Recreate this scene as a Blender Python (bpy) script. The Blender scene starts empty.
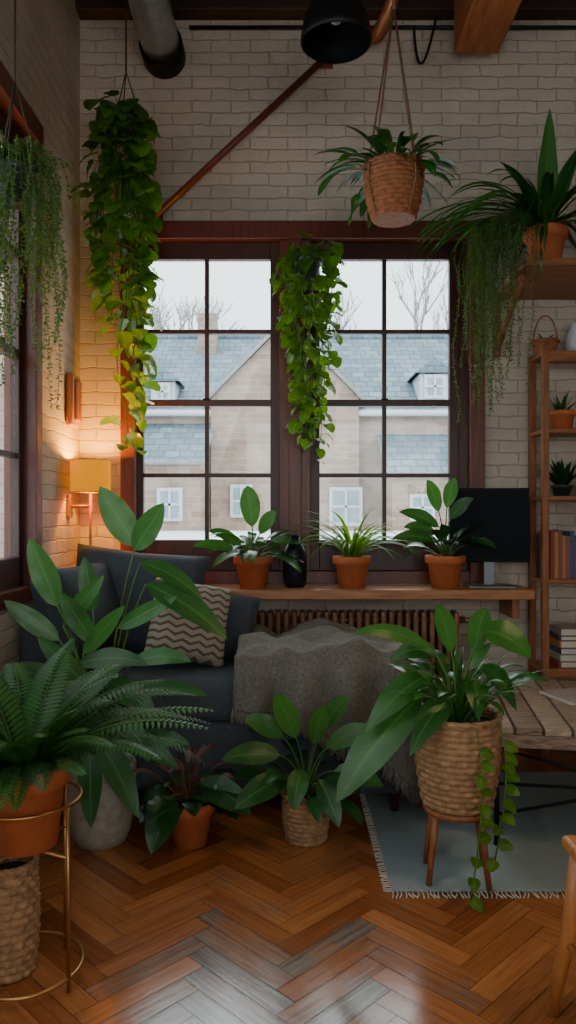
import bpy, bmesh, math, random
from mathutils import Vector, Matrix, noise
R = random.Random(7)
pi = math.pi
V = Vector

# ------------------------------------------------------------------ materials
def new_mat(name):
    m = bpy.data.materials.new(name); m.use_nodes = True
    nt = m.node_tree; nt.nodes.clear()
    out = nt.nodes.new('ShaderNodeOutputMaterial')
    return m, nt, out
def nd(nt, t, **kw):
    n = nt.nodes.new(t)
    for k, v in kw.items():
        if k in n.inputs: n.inputs[k].default_value = v
        else: setattr(n, k, v)
    return n
def c4(c): return (c[0], c[1], c[2], 1)
def mixc(nt, fac, a, b):
    n = nt.nodes.new('ShaderNodeMix'); n.data_type = 'RGBA'
    for idx, val in ((0, fac), (6, a), (7, b)):
        if isinstance(val, bpy.types.NodeSocket): nt.links.new(val, n.inputs[idx])
        else: n.inputs[idx].default_value = val
    return n.outputs[2]
def mth(nt, op, a, b=0.0, c=None, clamp=False):
    n = nt.nodes.new('ShaderNodeMath'); n.operation = op; n.use_clamp = clamp
    for i, val in enumerate((a, b, c)):
        if val is None: continue
        if isinstance(val, bpy.types.NodeSocket): nt.links.new(val, n.inputs[i])
        else: n.inputs[i].default_value = val
    return n.outputs[0]
def pm(name, base, rough=.6, metal=0, var=.25, scale=8, bump=.15, stretch=(1,1,1), emit=None, estr=0, spec=.5, bdist=.01):
    m, nt, out = new_mat(name)
    tc = nd(nt, 'ShaderNodeTexCoord'); mp = nd(nt, 'ShaderNodeMapping'); mp.inputs['Scale'].default_value = stretch
    nt.links.new(tc.outputs['Object'], mp.inputs[0])
    no = nd(nt, 'ShaderNodeTexNoise', Scale=scale, Detail=6.0, Roughness=.6)
    nt.links.new(mp.outputs[0], no.inputs['Vector'])
    ramp = nd(nt, 'ShaderNodeMapRange'); ramp.inputs[1].default_value = .3; ramp.inputs[2].default_value = .7
    nt.links.new(no.outputs[0], ramp.inputs[0])
    d = [x*(1-var) for x in base]; l = [min(1, x*(1+var)) for x in base]
    col = mixc(nt, ramp.outputs[0], c4(d), c4(l))
    b = nd(nt, 'ShaderNodeBsdfPrincipled', Roughness=rough, Metallic=metal)
    b.inputs['Specular IOR Level'].default_value = spec
    nt.links.new(col, b.inputs['Base Color'])
    if bump:
        bp = nd(nt, 'ShaderNodeBump', Strength=bump, Distance=bdist)
        nt.links.new(no.outputs[0], bp.inputs['Height']); nt.links.new(bp.outputs[0], b.inputs['Normal'])
    nt.links.new(b.outputs[0], out.inputs[0])
    return m
def leafmat(name, dark, light, rough=.38, trans=.25, veins=60):
    m, nt, out = new_mat(name)
    at = nd(nt, 'ShaderNodeAttribute'); at.attribute_name = 'col'
    sp = nd(nt, 'ShaderNodeSeparateColor'); nt.links.new(at.outputs['Color'], sp.inputs[0])
    r, g, b_ = sp.outputs
    tc = nd(nt, 'ShaderNodeTexCoord')
    no = nd(nt, 'ShaderNodeTexNoise', Scale=14.0, Detail=3.0); nt.links.new(tc.outputs['Object'], no.inputs['Vector'])
    f = mth(nt, 'ADD', mth(nt, 'MULTIPLY', r, .8), mth(nt, 'MULTIPLY', mth(nt, 'SUBTRACT', no.outputs[0], .4), .6), clamp=True)
    col = mixc(nt, f, c4(dark), c4(light))
    mid = mth(nt, 'SUBTRACT', 1.0, mth(nt, 'MULTIPLY', g, 8.0), clamp=True)
    lt = [min(1, x*1.7+.01) for x in light]
    ph = mth(nt, 'SUBTRACT', mth(nt, 'MULTIPLY', b_, float(veins)), mth(nt, 'MULTIPLY', g, 9.0))
    wv = mth(nt, 'MULTIPLY', mth(nt, 'POWER', mth(nt, 'ABSOLUTE', mth(nt, 'SINE', ph)), 8.0), .09)
    ff = mth(nt, 'MAXIMUM', mth(nt, 'MULTIPLY', mid, .5), wv)
    col = mixc(nt, ff, col, c4(lt))
    b = nd(nt, 'ShaderNodeBsdfPrincipled', Roughness=rough)
    nt.links.new(col, b.inputs['Base Color'])
    bp = nd(nt, 'ShaderNodeBump', Strength=.25, Distance=.004); nt.links.new(ff, bp.inputs['Height']); nt.links.new(bp.outputs[0], b.inputs['Normal'])
    tr = nd(nt, 'ShaderNodeBsdfTranslucent')
    nt.links.new(mixc(nt, .5, col, c4([light[0]*2.2, light[1]*2.0, light[2]*.6])), tr.inputs[0])
    mx = nd(nt, 'ShaderNodeMixShader'); mx.inputs[0].default_value = trans
    nt.links.new(b.outputs[0], mx.inputs[1]); nt.links.new(tr.outputs[0], mx.inputs[2])
    nt.links.new(mx.outputs[0], out.inputs[0])
    return m
def brickmat(name, swap, c1, c2, mortar, bw=.215, rh=.068, ms=.0055, bump=.8, rough=.75, bd=.012, offset=.5):
    """swap 'x': wall in the XZ plane; 'y': wall in the YZ plane"""
    m, nt, out = new_mat(name)
    tc = nd(nt, 'ShaderNodeTexCoord'); s = nd(nt, 'ShaderNodeSeparateXYZ'); nt.links.new(tc.outputs['Object'], s.inputs[0])
    no0 = nd(nt, 'ShaderNodeTexNoise', Scale=9.0, Detail=3.0); nt.links.new(tc.outputs['Object'], no0.inputs['Vector'])
    wob = mth(nt, 'MULTIPLY', mth(nt, 'SUBTRACT', no0.outputs[0], .5), .03)
    cb = nd(nt, 'ShaderNodeCombineXYZ')
    nt.links.new(mth(nt, 'ADD', s.outputs[0 if swap == 'x' else 1], wob), cb.inputs[0])
    nt.links.new(mth(nt, 'ADD', s.outputs[2], wob), cb.inputs[1])
    br = nd(nt, 'ShaderNodeTexBrick', Scale=1.0)
    br.offset = offset
    br.inputs['Color1'].default_value = c4(c1); br.inputs['Color2'].default_value = c4(c2); br.inputs['Mortar'].default_value = c4(mortar)
    br.inputs['Mortar Size'].default_value = ms; br.inputs['Mortar Smooth'].default_value = 1.0
    br.inputs['Brick Width'].default_value = bw; br.inputs['Row Height'].default_value = rh
    nt.links.new(cb.outputs[0], br.inputs['Vector'])
    no = nd(nt, 'ShaderNodeTexNoise', Scale=30.0, Detail=6.0, Roughness=.65); nt.links.new(tc.outputs['Object'], no.inputs['Vector'])
    no2 = nd(nt, 'ShaderNodeTexNoise', Scale=2.2, Detail=6.0, Roughness=.65); nt.links.new(tc.outputs['Object'], no2.inputs['Vector'])
    f = mth(nt, 'MULTIPLY', mth(nt, 'SUBTRACT', no2.outputs[0], .42), 2.4, clamp=True)
    col = mixc(nt, f, br.outputs['Color'], c4([x*.68 for x in c1]))
    b = nd(nt, 'ShaderNodeBsdfPrincipled', Roughness=rough)
    nt.links.new(col, b.inputs['Base Color'])
    h = mth(nt, 'ADD', mth(nt, 'SUBTRACT', 1.0, br.outputs['Fac']), mth(nt, 'MULTIPLY', no.outputs[0], .9))
    bp = nd(nt, 'ShaderNodeBump', Strength=bump, Distance=bd); nt.links.new(h, bp.inputs['Height']); nt.links.new(bp.outputs[0], b.inputs['Normal'])
    nt.links.new(b.outputs[0], out.inputs[0])
    return m

M = {}
M['brick_x'] = brickmat('painted_brick_x', 'x', (.53, .45, .355), (.60, .52, .42), (.48, .405, .315), bump=.62)
M['brick_y'] = brickmat('painted_brick_y', 'y', (.53, .45, .355), (.60, .52, .42), (.48, .405, .315), bump=.62)
M['frame'] = pm('mahogany_frame', (.135, .030, .016), .38, scale=6, stretch=(8, 8, 1), bump=.1, var=.35)
M['frame2'] = pm('dark_sash', (.060, .018, .012), .42, scale=6, stretch=(8, 8, 1), bump=.1, var=.3)
M['ceil'] = pm('dark_ceiling_boards', (.035, .017, .011), .7, scale=4, stretch=(1, 8, 1), var=.4)
M['beam'] = pm('oak_beam', (.34, .105, .028), .6, scale=5, stretch=(10, 1, 10), bump=.3, var=.4)
M['wood'] = pm('shelf_wood', (.30, .105, .034), .5, scale=7, stretch=(1, 8, 8), bump=.15, var=.4)
M['woodv'] = pm('post_wood', (.27, .092, .030), .5, scale=7, stretch=(8, 8, 1), bump=.15, var=.4)
M['sillw'] = pm('sill_oak', (.36, .15, .052), .4, scale=6, stretch=(1, 12, 12), bump=.15, var=.35)
M['terra'] = pm('terracotta', (.54, .145, .045), .75, scale=10, var=.2, bump=.2)
M['soil'] = pm('soil', (.03, .018, .012), .95, scale=60, var=.6, bump=1)
M['metalblk'] = pm('black_metal', (.02, .02, .02), .45, .6, var=.2, bump=0)
M['steel'] = pm('galvanised_steel', (.42, .43, .44), .35, .9, scale=20, var=.15)
M['brass'] = pm('aged_brass', (.48, .24, .09), .35, .9, var=.2)
M['copper'] = pm('copper', (.45, .18, .09), .45, .7, var=.3)
M['radiator'] = pm('bronze_radiator', (.28, .14, .07), .45, .4, var=.3)
M['rope'] = pm('jute_rope', (.25, .13, .06), .9, scale=60, var=.4, bump=.6)
M['darkrope'] = pm('dark_rope', (.07, .04, .025), .9, scale=60, var=.4)
M['wick'] = pm('seagrass_weave', (.34, .19, .09), .8, scale=40, var=.4, bump=.5)
M['wick2'] = pm('willow_weave', (.30, .105, .038), .7, scale=40, var=.4, bump=.5)
M['ceramic'] = pm('speckled_ceramic', (.34, .32, .27), .5, scale=30, var=.25)
M['darkpot'] = pm('dark_ceramic', (.03, .035, .035), .3, var=.3)
M['vase'] = pm('black_glaze', (.010, .012, .018), .3, var=.3, scale=12, spec=.3)
M['sofa'] = pm('charcoal_upholstery', (.055, .066, .080), .9, scale=120, var=.3, bump=.5, bdist=.003)
M['throw'] = pm('grey_throw', (.135, .123, .105), .95, scale=90, var=.35, bump=.8, bdist=.004)
M['black'] = pm('black_plastic', (.007, .008, .009), .5, var=.1, bump=0, spec=.15)
M['screen'] = pm('screen_glass', (.004, .006, .009), .5, var=.1, bump=0, spec=.1)
M['alu'] = pm('aluminium', (.20, .21, .22), .5, .8, var=.05, bump=0)
M['paper'] = pm('paper', (.55, .50, .42), .8, var=.1)
M['snow'] = pm('snow', (.80, .84, .88), .9, scale=2, var=.06)
M['white'] = pm('white_paint', (.62, .66, .69), .6, var=.05)
M['paleglass'] = pm('pale_window_glass', (.28, .36, .42), .15, var=.2)
M['xbrick'] = brickmat('street_brick', 'x', (.33, .22, .165), (.46, .335, .265), (.46, .40, .35), bw=.36, rh=.12, ms=.016, bump=.3)
M['xbrick2'] = brickmat('street_brick_pale', 'x', (.37, .27, .215), (.49, .385, .315), (.48, .42, .37), bw=.36, rh=.12, ms=.016, bump=.3)
M['slate'] = brickmat('slate_roof', 'x', (.14, .20, .24), (.26, .33, .37), (.06, .10, .135), bw=.26, rh=.13, ms=.016, bump=.5)
M['bark'] = pm('bark', (.32, .31, .31), .9, var=.2)
M['chair'] = pm('honey_wood', (.46, .17, .045), .4, scale=6, stretch=(8, 8, 1), var=.3)
M['twood'] = [pm('weathered_planks_%d' % i, c, .55, scale=9, stretch=(1, 12, 12), var=.55, bump=.5) for i, c in enumerate([(.36, .26, .185), (.27, .185, .13), (.40, .30, .22)])]
M['stem'] = pm('green_stem', (.07, .15, .03), .5, var=.3, bump=0)
M['redstem'] = pm('dark_red_stem', (.12, .04, .03), .5, var=.3, bump=0)
M['L_dark'] = leafmat('leaf_deep_green', (.004, .027, .008), (.022, .10, .020), .32, .15)
M['L_mid'] = leafmat('leaf_green', (.006, .044, .010), (.050, .195, .024), .34, .22)
M['L_poth'] = leafmat('leaf_pothos', (.018, .090, .006), (.17, .35, .022), .38, .40)
M['L_big'] = leafmat('leaf_broad', (.005, .038, .014), (.060, .21, .040), .33, .22)
M['L_fern'] = leafmat('leaf_fern', (.006, .045, .010), (.055, .20, .032), .5, .2)
M['L_string'] = leafmat('leaf_trailing', (.03, .085, .016), (.12, .21, .045), .5, .3)
M['books'] = [pm('book_%d' % i, c, .7, var=.1) for i, c in enumerate([(.30, .05, .04), (.40, .33, .25), (.05, .10, .16), (.40, .19, .05), (.06, .06, .07), (.35, .31, .27), (.25, .08, .08)])]

def shade_mat():
    m, nt, out = new_mat('amber_lampshade')
    tc = nd(nt, 'ShaderNodeTexCoord')
    wv = nd(nt, 'ShaderNodeTexWave', Scale=60.0, Distortion=1.0); nt.links.new(tc.outputs['Object'], wv.inputs['Vector'])
    col = mixc(nt, wv.outputs['Fac'], (.70, .26, .0, 1), (.80, .33, .005, 1))
    d = nd(nt, 'ShaderNodeBsdfDiffuse'); t = nd(nt, 'ShaderNodeBsdfTranslucent'); e = nd(nt, 'ShaderNodeEmission', Strength=.62)
    e.inputs[0].default_value = (1, .37, .0, 1)
    for n in (d, t): nt.links.new(col, n.inputs[0])
    mx = nd(nt, 'ShaderNodeMixShader'); mx.inputs[0].default_value = .03
    nt.links.new(d.outputs[0], mx.inputs[1]); nt.links.new(t.outputs[0], mx.inputs[2])
    ad = nd(nt, 'ShaderNodeAddShader'); nt.links.new(mx.outputs[0], ad.inputs[0]); nt.links.new(e.outputs[0], ad.inputs[1])
    nt.links.new(ad.outputs[0], out.inputs[0]); return m
M['shade'] = shade_mat()
def glass_mat():
    m, nt, out = new_mat('window_glass')
    tc = nd(nt, 'ShaderNodeTexCoord'); no = nd(nt, 'ShaderNodeTexNoise', Scale=3.0); nt.links.new(tc.outputs['Object'], no.inputs['Vector'])
    t = nd(nt, 'ShaderNodeBsdfTransparent'); t.inputs[0].default_value = (.96, .98, .98, 1)
    g = nd(nt, 'ShaderNodeBsdfGlossy', Roughness=.03)
    mx = nd(nt, 'ShaderNodeMixShader'); nt.links.new(mth(nt, 'MULTIPLY', no.outputs[0], .05), mx.inputs[0])
    nt.links.new(t.outputs[0], mx.inputs[1]); nt.links.new(g.outputs[0], mx.inputs[2]); nt.links.new(mx.outputs[0], out.inputs[0]); return m
M['glass'] = glass_mat()
def floor_mat():
    m, nt, out = new_mat('herringbone_oak')
    at = nd(nt, 'ShaderNodeAttribute'); at.attribute_name = 'col'
    sp = nd(nt, 'ShaderNodeSeparateColor'); nt.links.new(at.outputs['Color'], sp.inputs[0])
    cb = nd(nt, 'ShaderNodeCombineXYZ')
    nt.links.new(mth(nt, 'MULTIPLY', sp.outputs[1], 2.5), cb.inputs[0]); nt.links.new(mth(nt, 'MULTIPLY', sp.outputs[2], 45.0), cb.inputs[1]); nt.links.new(mth(nt, 'MULTIPLY', sp.outputs[0], 37.0), cb.inputs[2])
    no = nd(nt, 'ShaderNodeTexNoise', Scale=1.6, Detail=7.0, Roughness=.65, Distortion=.6); nt.links.new(cb.outputs[0], no.inputs['Vector'])
    g = mth(nt, 'MULTIPLY', mth(nt, 'SUBTRACT', no.outputs[0], .32), 2.6, clamp=True)
    a = mixc(nt, sp.outputs[0], (.31, .095, .024, 1), (.55, .215, .065, 1))
    b2 = mixc(nt, sp.outputs[0], (.16, .044, .012, 1), (.35, .12, .035, 1))
    warm = mixc(nt, g, b2, a)
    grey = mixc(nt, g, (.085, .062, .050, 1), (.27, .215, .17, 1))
    tc = nd(nt, 'ShaderNodeTexCoord')
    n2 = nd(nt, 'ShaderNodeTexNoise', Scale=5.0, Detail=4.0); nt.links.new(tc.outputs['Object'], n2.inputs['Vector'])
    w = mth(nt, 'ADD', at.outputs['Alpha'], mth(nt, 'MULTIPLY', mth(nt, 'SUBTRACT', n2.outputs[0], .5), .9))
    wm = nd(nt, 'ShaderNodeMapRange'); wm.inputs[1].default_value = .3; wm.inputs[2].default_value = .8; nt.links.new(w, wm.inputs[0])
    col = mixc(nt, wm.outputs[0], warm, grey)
    b = nd(nt, 'ShaderNodeBsdfPrincipled'); nt.links.new(col, b.inputs['Base Color'])
    b.inputs['Specular IOR Level'].default_value = .8
    nt.links.new(mth(nt, 'ADD', .09, mth(nt, 'MULTIPLY', n2.outputs[0], .18)), b.inputs['Roughness'])
    bp = nd(nt, 'ShaderNodeBump', Strength=.22, Distance=.002); nt.links.new(no.outputs[0], bp.inputs['Height']); nt.links.new(bp.outputs[0], b.inputs['Normal'])
    nt.links.new(b.outputs[0], out.inputs[0]); return m
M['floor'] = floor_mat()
def pillow_mat():
    m, nt, out = new_mat('patterned_cotton')
    at = nd(nt, 'ShaderNodeAttribute'); at.attribute_name = 'col'
    sp = nd(nt, 'ShaderNodeSeparateColor'); nt.links.new(at.outputs['Color'], sp.inputs[0])
    tc = nd(nt, 'ShaderNodeTexCoord'); no = nd(nt, 'ShaderNodeTexNoise', Scale=25.0); nt.links.new(tc.outputs['Object'], no.inputs['Vector'])
    zig = mth(nt, 'PINGPONG', mth(nt, 'MULTIPLY', sp.outputs[0], 5.0), .5)
    s = mth(nt, 'SINE', mth(nt, 'MULTIPLY', mth(nt, 'ADD', mth(nt, 'MULTIPLY', sp.outputs[1], 11.0), zig), 6.28))
    band = mth(nt, 'MULTIPLY', mth(nt, 'GREATER_THAN', mth(nt, 'ADD', s, mth(nt, 'MULTIPLY', no.outputs[0], .8)), .8), .85)
    col = mixc(nt, band, (.36, .31, .24, 1), (.065, .052, .04, 1))
    b = nd(nt, 'ShaderNodeBsdfPrincipled', Roughness=.9); nt.links.new(col, b.inputs['Base Color'])
    nt.links.new(b.outputs[0], out.inputs[0]); return m
M['pillow'] = pillow_mat()
def rug_mat():
    m, nt, out = new_mat('pale_blue_wool')
    tc = nd(nt, 'ShaderNodeTexCoord')
    n1 = nd(nt, 'ShaderNodeTexNoise', Scale=160.0, Detail=2.0); nt.links.new(tc.outputs['Object'], n1.inputs['Vector'])
    n2 = nd(nt, 'ShaderNodeTexNoise', Scale=4.0, Detail=5.0); nt.links.new(tc.outputs['Object'], n2.inputs['Vector'])
    col = mixc(nt, n2.outputs[0], (.17, .23, .24, 1), (.30, .37, .37, 1))
    col = mixc(nt, mth(nt, 'MULTIPLY', n1.outputs[0], .4), col, (.40, .44, .42, 1))
    b = nd(nt, 'ShaderNodeBsdfPrincipled', Roughness=.95); nt.links.new(col, b.inputs['Base Color'])
    bp = nd(nt, 'ShaderNodeBump', Strength=.8, Distance=.005); nt.links.new(n1.outputs[0], bp.inputs['Height']); nt.links.new(bp.outputs[0], b.inputs['Normal'])
    nt.links.new(b.outputs[0], out.inputs[0]); return m
M['rug'] = rug_mat()

# ------------------------------------------------------------------ mesh builder
class B:
    def __init__(s, name, clampx=None, clampy=None):
        s.name = name; s.v = []; s.f = []; s.m = []; s.c = []; s.sm = []; s.mats = []; s.cx = clampx; s.cy = clampy
    def mi(s, mat):
        if mat not in s.mats: s.mats.append(mat)
        return s.mats.index(mat)
    def add(s, vs, fs, mat, cols=None, smooth=True):
        o = len(s.v); s.v += [tuple(p) for p in vs]
        s.c += cols if cols else [(.5, .5, .5, 1)]*len(vs)
        k = s.mi(mat)
        for f in fs:
            s.f.append([i+o for i in f]); s.m.append(k); s.sm.append(smooth)
    def finish(s, loc=(0, 0, 0)):
        vs = []
        for x, y, z in s.v:
            if s.cx is not None: x = max(x, s.cx)
            if s.cy is not None: y = min(y, s.cy)
            vs.append((x-loc[0], y-loc[1], z-loc[2]))
        me = bpy.data.meshes.new(s.name); me.from_pydata(vs, [], s.f)
        for mt in s.mats: me.materials.append(mt)
        me.polygons.foreach_set('material_index', s.m); me.polygons.foreach_set('use_smooth', s.sm)
        a = me.color_attributes.new('col', 'FLOAT_COLOR', 'POINT')
        a.data.foreach_set('color', [t for c in s.c for t in c])
        me.update()
        ob = bpy.data.objects.new(s.name, me); bpy.context.collection.objects.link(ob); ob.location = loc
        return ob
    # primitives
    def box(s, x0, x1, y0, y1, z0, z1, mat, bev=0.0, mtx=None, seg=2):
        bm = bmesh.new(); bmesh.ops.create_cube(bm, size=1)
        sx, sy, sz = x1-x0, y1-y0, z1-z0
        bmesh.ops.scale(bm, vec=(sx, sy, sz), verts=bm.verts)
        if bev > 0: bmesh.ops.bevel(bm, geom=list(bm.edges), offset=min(bev, .49*min(sx, sy, sz)), segments=seg, affect='EDGES', profile=.5)
        T = Matrix.Translation(((x0+x1)/2, (y0+y1)/2, (z0+z1)/2))
        if mtx is not None: T = mtx @ T
        bm.verts.ensure_lookup_table()
        s.add([T @ v.co for v in bm.verts], [[v.index for v in f.verts] for f in bm.faces], mat, smooth=(bev > .015))
        bm.free()
    def tube(s, pts, r, mat, sides=6, closed=False):
        pts = [V(p) for p in pts]; n = len(pts)
        rs = r if isinstance(r, (list, tuple)) else [r]*n
        vs = []; fs = []; u = None
        for i, p in enumerate(pts):
            if closed: t = pts[(i+1) % n]-pts[i-1]
            else: t = pts[min(i+1, n-1)]-pts[max(i-1, 0)]
            if t.length < 1e-9: t = V((0, 0, 1))
            t.normalize()
            if u is None: u = t.orthogonal().normalized()
            else:
                u = u-t*u.dot(t)
                if u.length < 1e-6: u = t.orthogonal()
                u.normalize()
            w = t.cross(u)
            for k in range(sides):
                a = 2*pi*k/sides; vs.append(p+(u*math.cos(a)+w*math.sin(a))*rs[i])
        m = n if closed else n-1
        for i in range(m):
            j = (i+1) % n
            for k in range(sides):
                k2 = (k+1) % sides; fs.append([i*sides+k, i*sides+k2, j*sides+k2, j*sides+k])
        if not closed: fs.append(list(range(sides))[::-1]); fs.append([(n-1)*sides+k for k in range(sides)])
        s.add(vs, fs, mat)
    def lathe(s, prof, c, mat, seg=32, rf=None, cap=False):
        vs = []; fs = []
        for i, (r, z) in enumerate(prof):
            for k in range(seg):
                a = 2*pi*k/seg; rr = r+(rf(a, i, k) if rf else 0)
                vs.append((c[0]+rr*math.cos(a), c[1]+rr*math.sin(a), c[2]+z))
        for i in range(len(prof)-1):
            for k in range(seg):
                k2 = (k+1) % seg; fs.append([i*seg+k, i*seg+k2, (i+1)*seg+k2, (i+1)*seg+k])
        if cap: fs.append(list(range(seg))[::-1])
        s.add(vs, fs, mat)
    def disc(s, c, r, mat, seg=24):
        s.add([(c[0], c[1], c[2])]+[(c[0]+r*math.cos(2*pi*k/seg), c[1]+r*math.sin(2*pi*k/seg), c[2]) for k in range(seg)],
              [[0, k+1, (k+1) % seg+1] for k in range(seg)], mat)
    def pot(s, c, r, h, mat=None, taper=.72, soil=True):
        mat = mat or M['terra']; rb = r*taper
        s.lathe([(0.001, 0), (rb, 0), (rb+(r-rb)*.75, h*.74), (r*1.0, h*.75), (r*1.08, h*.77), (r*1.10, h*.97), (r*1.07, h), (r*.97, h), (r*.93, h*.88)], c, mat, 36)
        if soil: s.disc((c[0], c[1], c[2]+h*.90), r*.95, M['soil'])
    def basket(s, c, rb, rt, h, mat=None, rows=14, seg=72, bulge=.02):
        mat = mat or M['wick']; prof = []
        sub = 6; seg = 120
        for i in range(rows*sub+1):
            t = i/(rows*sub); prof.append((rb+(rt-rb)*t+bulge*math.sin(pi*t), h*t))
        def rf(a, i, k):
            row = i//sub; u = (i % sub)/sub
            return (h/rows*.5)*abs(math.sin(pi*u))**.7*(.25+.75*(math.cos(15*a+row*pi)*.5+.5))-.002
        s.lathe([(0.001, 0)]+[(rb, 0)], c, mat, seg)
        s.lathe(prof, c, mat, seg, rf)
        s.disc((c[0], c[1], c[2]+h*.9), rt*.97, M['soil'])
        N = 60
        for q in range(2):
            pts = [(c[0]+(rt+.002+.004*math.sin(12*2*pi*k/N+q*pi))*math.cos(2*pi*k/N), c[1]+(rt+.002+.004*math.sin(12*2*pi*k/N+q*pi))*math.sin(2*pi*k/N), c[2]+h+.004*math.cos(12*2*pi*k/N+q*pi)) for k in range(N)]
            s.tube(pts, .008, mat, 6, True)
    # foliage
    def leaf(s, pts, W, mat, prof='lance', face=(0, -.4, 1), fold=.18, ripple=0.0, tint=None):
        tint = R.random() if tint is None else tint
        face = V(face).normalized(); n = len(pts); vs = []; cols = []; fs = []
        A = (-1, -.55, 0, .55, 1); ph = R.random()*6
        for i, p in enumerate(pts):
            t = i/(n-1); p = V(p)
            tg = V(pts[min(i+1, n-1)])-V(pts[max(i-1, 0)])
            if tg.length < 1e-9: tg = V((0, 0, 1))
            tg.normalize(); side = tg.cross(face)
            if side.length < .05: side = tg.cross(V((.3, .9, .2)))
            side.normalize(); nor = side.cross(tg)
            w = W*.5*PROF[prof](t)
            for a in A:
                q = p+side*(a*w)+nor*(fold*abs(a)*w+ripple*math.sin(t*18+ph+a*2)*abs(a)*w)
                vs.append(q); cols.append((tint, abs(a), t, 1))
        for i in range(n-1):
            for k in range(4): fs.append([i*5+k, i*5+k+1, (i+1)*5+k+1, (i+1)*5+k])
        s.add(vs, fs, mat, cols)

def sn(x): return max(0.0, math.sin(x))
PROF = {
    'lance': lambda t: sn(pi*min(1, t)**.8)**.85+.02,
    'ellip': lambda t: sn(pi*t**.85)**.7+.02,
    'heart': lambda t: (sn(pi*min(1, (t+.03)/1.03)**.58)**.6)+.01,
    'strap': lambda t: min(1, .45+t*4)*(1-t**2.5)+.01,
}
def bez(p0, p1, p2, n=9):
    p0, p1, p2 = V(p0), V(p1), V(p2)
    return [p0*(1-t)**2+p1*2*t*(1-t)+p2*t*t for t in [i/(n-1) for i in range(n)]]
def arc(p, az, el, L, droop, n=9, p_=1.0):
    p = V(p); out = [p.copy()]
    for i in range(n-1):
        e = el-droop*((i+.5)/(n-1))**p_
        p = p+V((math.cos(e)*math.cos(az), math.cos(e)*math.sin(az), math.sin(e)))*(L/(n-1)); out.append(p.copy())
    return out
def rosette(b, c, n, Lp, Ll, W, mat, prof='lance', el=(.5, 1.4), droop=(.6, 1.2), spread=.03, az=(0, 2*pi), stem=None, face=None, fold=.18, ldroop=1.0, rs=.0035, ripple=0):
    for i in range(n):
        a = az[0]+(az[1]-az[0])*((i+R.random()*.8)/n); e = R.uniform(*el); d = R.uniform(*droop)
        k = R.uniform(.75, 1.1)
        base = V(c)+V((math.cos(a), math.sin(a), 0))*spread*R.random()
        if Lp > 0:
            st = arc(base, a, e, Lp*k, d*.5, 7); b.tube(st, [rs, rs, rs, rs*.9, rs*.8, rs*.7, rs*.6], stem or M['stem'], 5)
            tip = st[-1]; e2 = e-d*.5
        else: tip = base; e2 = e
        lf = arc(tip, a+R.uniform(-.25, .25), e2, Ll*k, ldroop*R.uniform(.7, 1.3), 10)
        f = face or (-math.cos(a)*.5+R.uniform(-.3, .3), -math.sin(a)*.5-.25+R.uniform(-.3, .3), 1)
        b.leaf(lf, W*k*R.uniform(.85, 1.15), mat, prof, f, fold, ripple)
def target(b, crown, base, tip, W, mat, prof='ellip', lift=.04, face=(0.1, -1, .5), stemlift=.1, fold=.12, tint=None, rs=.005):
    crown, base, tip = V(crown), V(base), V(tip)
    mid = (crown+base)/2; mid.z = base.z*.6+crown.z*.4+stemlift*.3; mid.x = crown.x*.7+base.x*.3; mid.y = crown.y*.7+base.y*.3
    b.tube(bez(crown, mid, base, 10), [rs*(1-.05*i) for i in range(10)], M['stem'], 6)
    m2 = (base+tip)/2+V((0, 0, lift))
    b.leaf(bez(base, m2, tip, 12), W, mat, prof, face, fold, .05, tint)

# ------------------------------------------------------------------ room shell
XL, YB, ZC = -1.165, 4.2, 4.15
XR, YF = 3.1, -2.2
def build_floor():
    b = B('floor'); b.box(XL-.3, XR+.2, YF-.2, YB+.3, -.12, -.004, M['soil'])
    W, n = .074, 5; c45 = math.cos(pi/4)
    rot = lambda x, y: (c45*x-c45*y+.02, c45*x+c45*y)
    def clip(poly):
        for ax, lim, sg in ((0, XL, 1), (0, XR, -1), (1, YF, 1), (1, YB, -1)):
            o = []
            for i in range(len(poly)):
                p, q = poly[i], poly[(i+1) % len(poly)]
                dp, dq = sg*(p[ax]-lim), sg*(q[ax]-lim)
                if dp >= 0: o.append(p)
                if dp*dq < 0:
                    t = dp/(dp-dq); o.append(tuple(p[k]+(q[k]-p[k])*t for k in range(4)))
            poly = o
            if len(poly) < 3: return []
        return poly
    g = .001
    for k in range(-120, 140):
        for m in range(-20, 20):
            for typ in (0, 1):
                if typ == 0: x0, y0, w, h = k+2*n*m, k, n, 1
                else: x0, y0, w, h = k, k-2*n+1+2*n*m, 1, n
                x0, y0, w, h = x0*W, y0*W, w*W, h*W
                cx, cy = rot(x0+w/2, y0+h/2)
                if not (XL-.5 < cx < XR+.5 and YF-.5 < cy < YB+.5): continue
                pts = []
                off = R.random()*9
                for ux, uy in ((0, 0), (1, 0), (1, 1), (0, 1)):
                    X, Y = x0+g+(w-2*g)*ux, y0+g+(h-2*g)*uy
                    al, ac = ((w*ux, h*uy) if typ == 0 else (h*uy, w*ux))
                    rx, ry = rot(X, Y); pts.append((rx, ry, al+off, ac+off))
                pts = clip(pts)
                if not pts: continue
                tint = R.random()
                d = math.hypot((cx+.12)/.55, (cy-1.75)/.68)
                wear_sheen = max(0, min(1, 1.35-d))*(.25+.75*R.random())+ (.25 if R.random() < .3 and d < 1.5 else 0)  # grey wear plus reflected daylight, painted into the central planks
                b.add([(p[0], p[1], 0) for p in pts], [list(range(len(pts)))], M['floor'], [(tint, p[2], p[3], wear_sheen) for p in pts], False)
    b.finish()
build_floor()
WX0, WX1, WZ0, WZ1 = -.913, 1.075, .90, 2.89
b = B('wall_back')
b.box(XL-.3, WX0, YB, YB+.3, 0, ZC, M['brick_x']); b.box(WX1, XR+.2, YB, YB+.3, 0, ZC, M['brick_x'])
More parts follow.
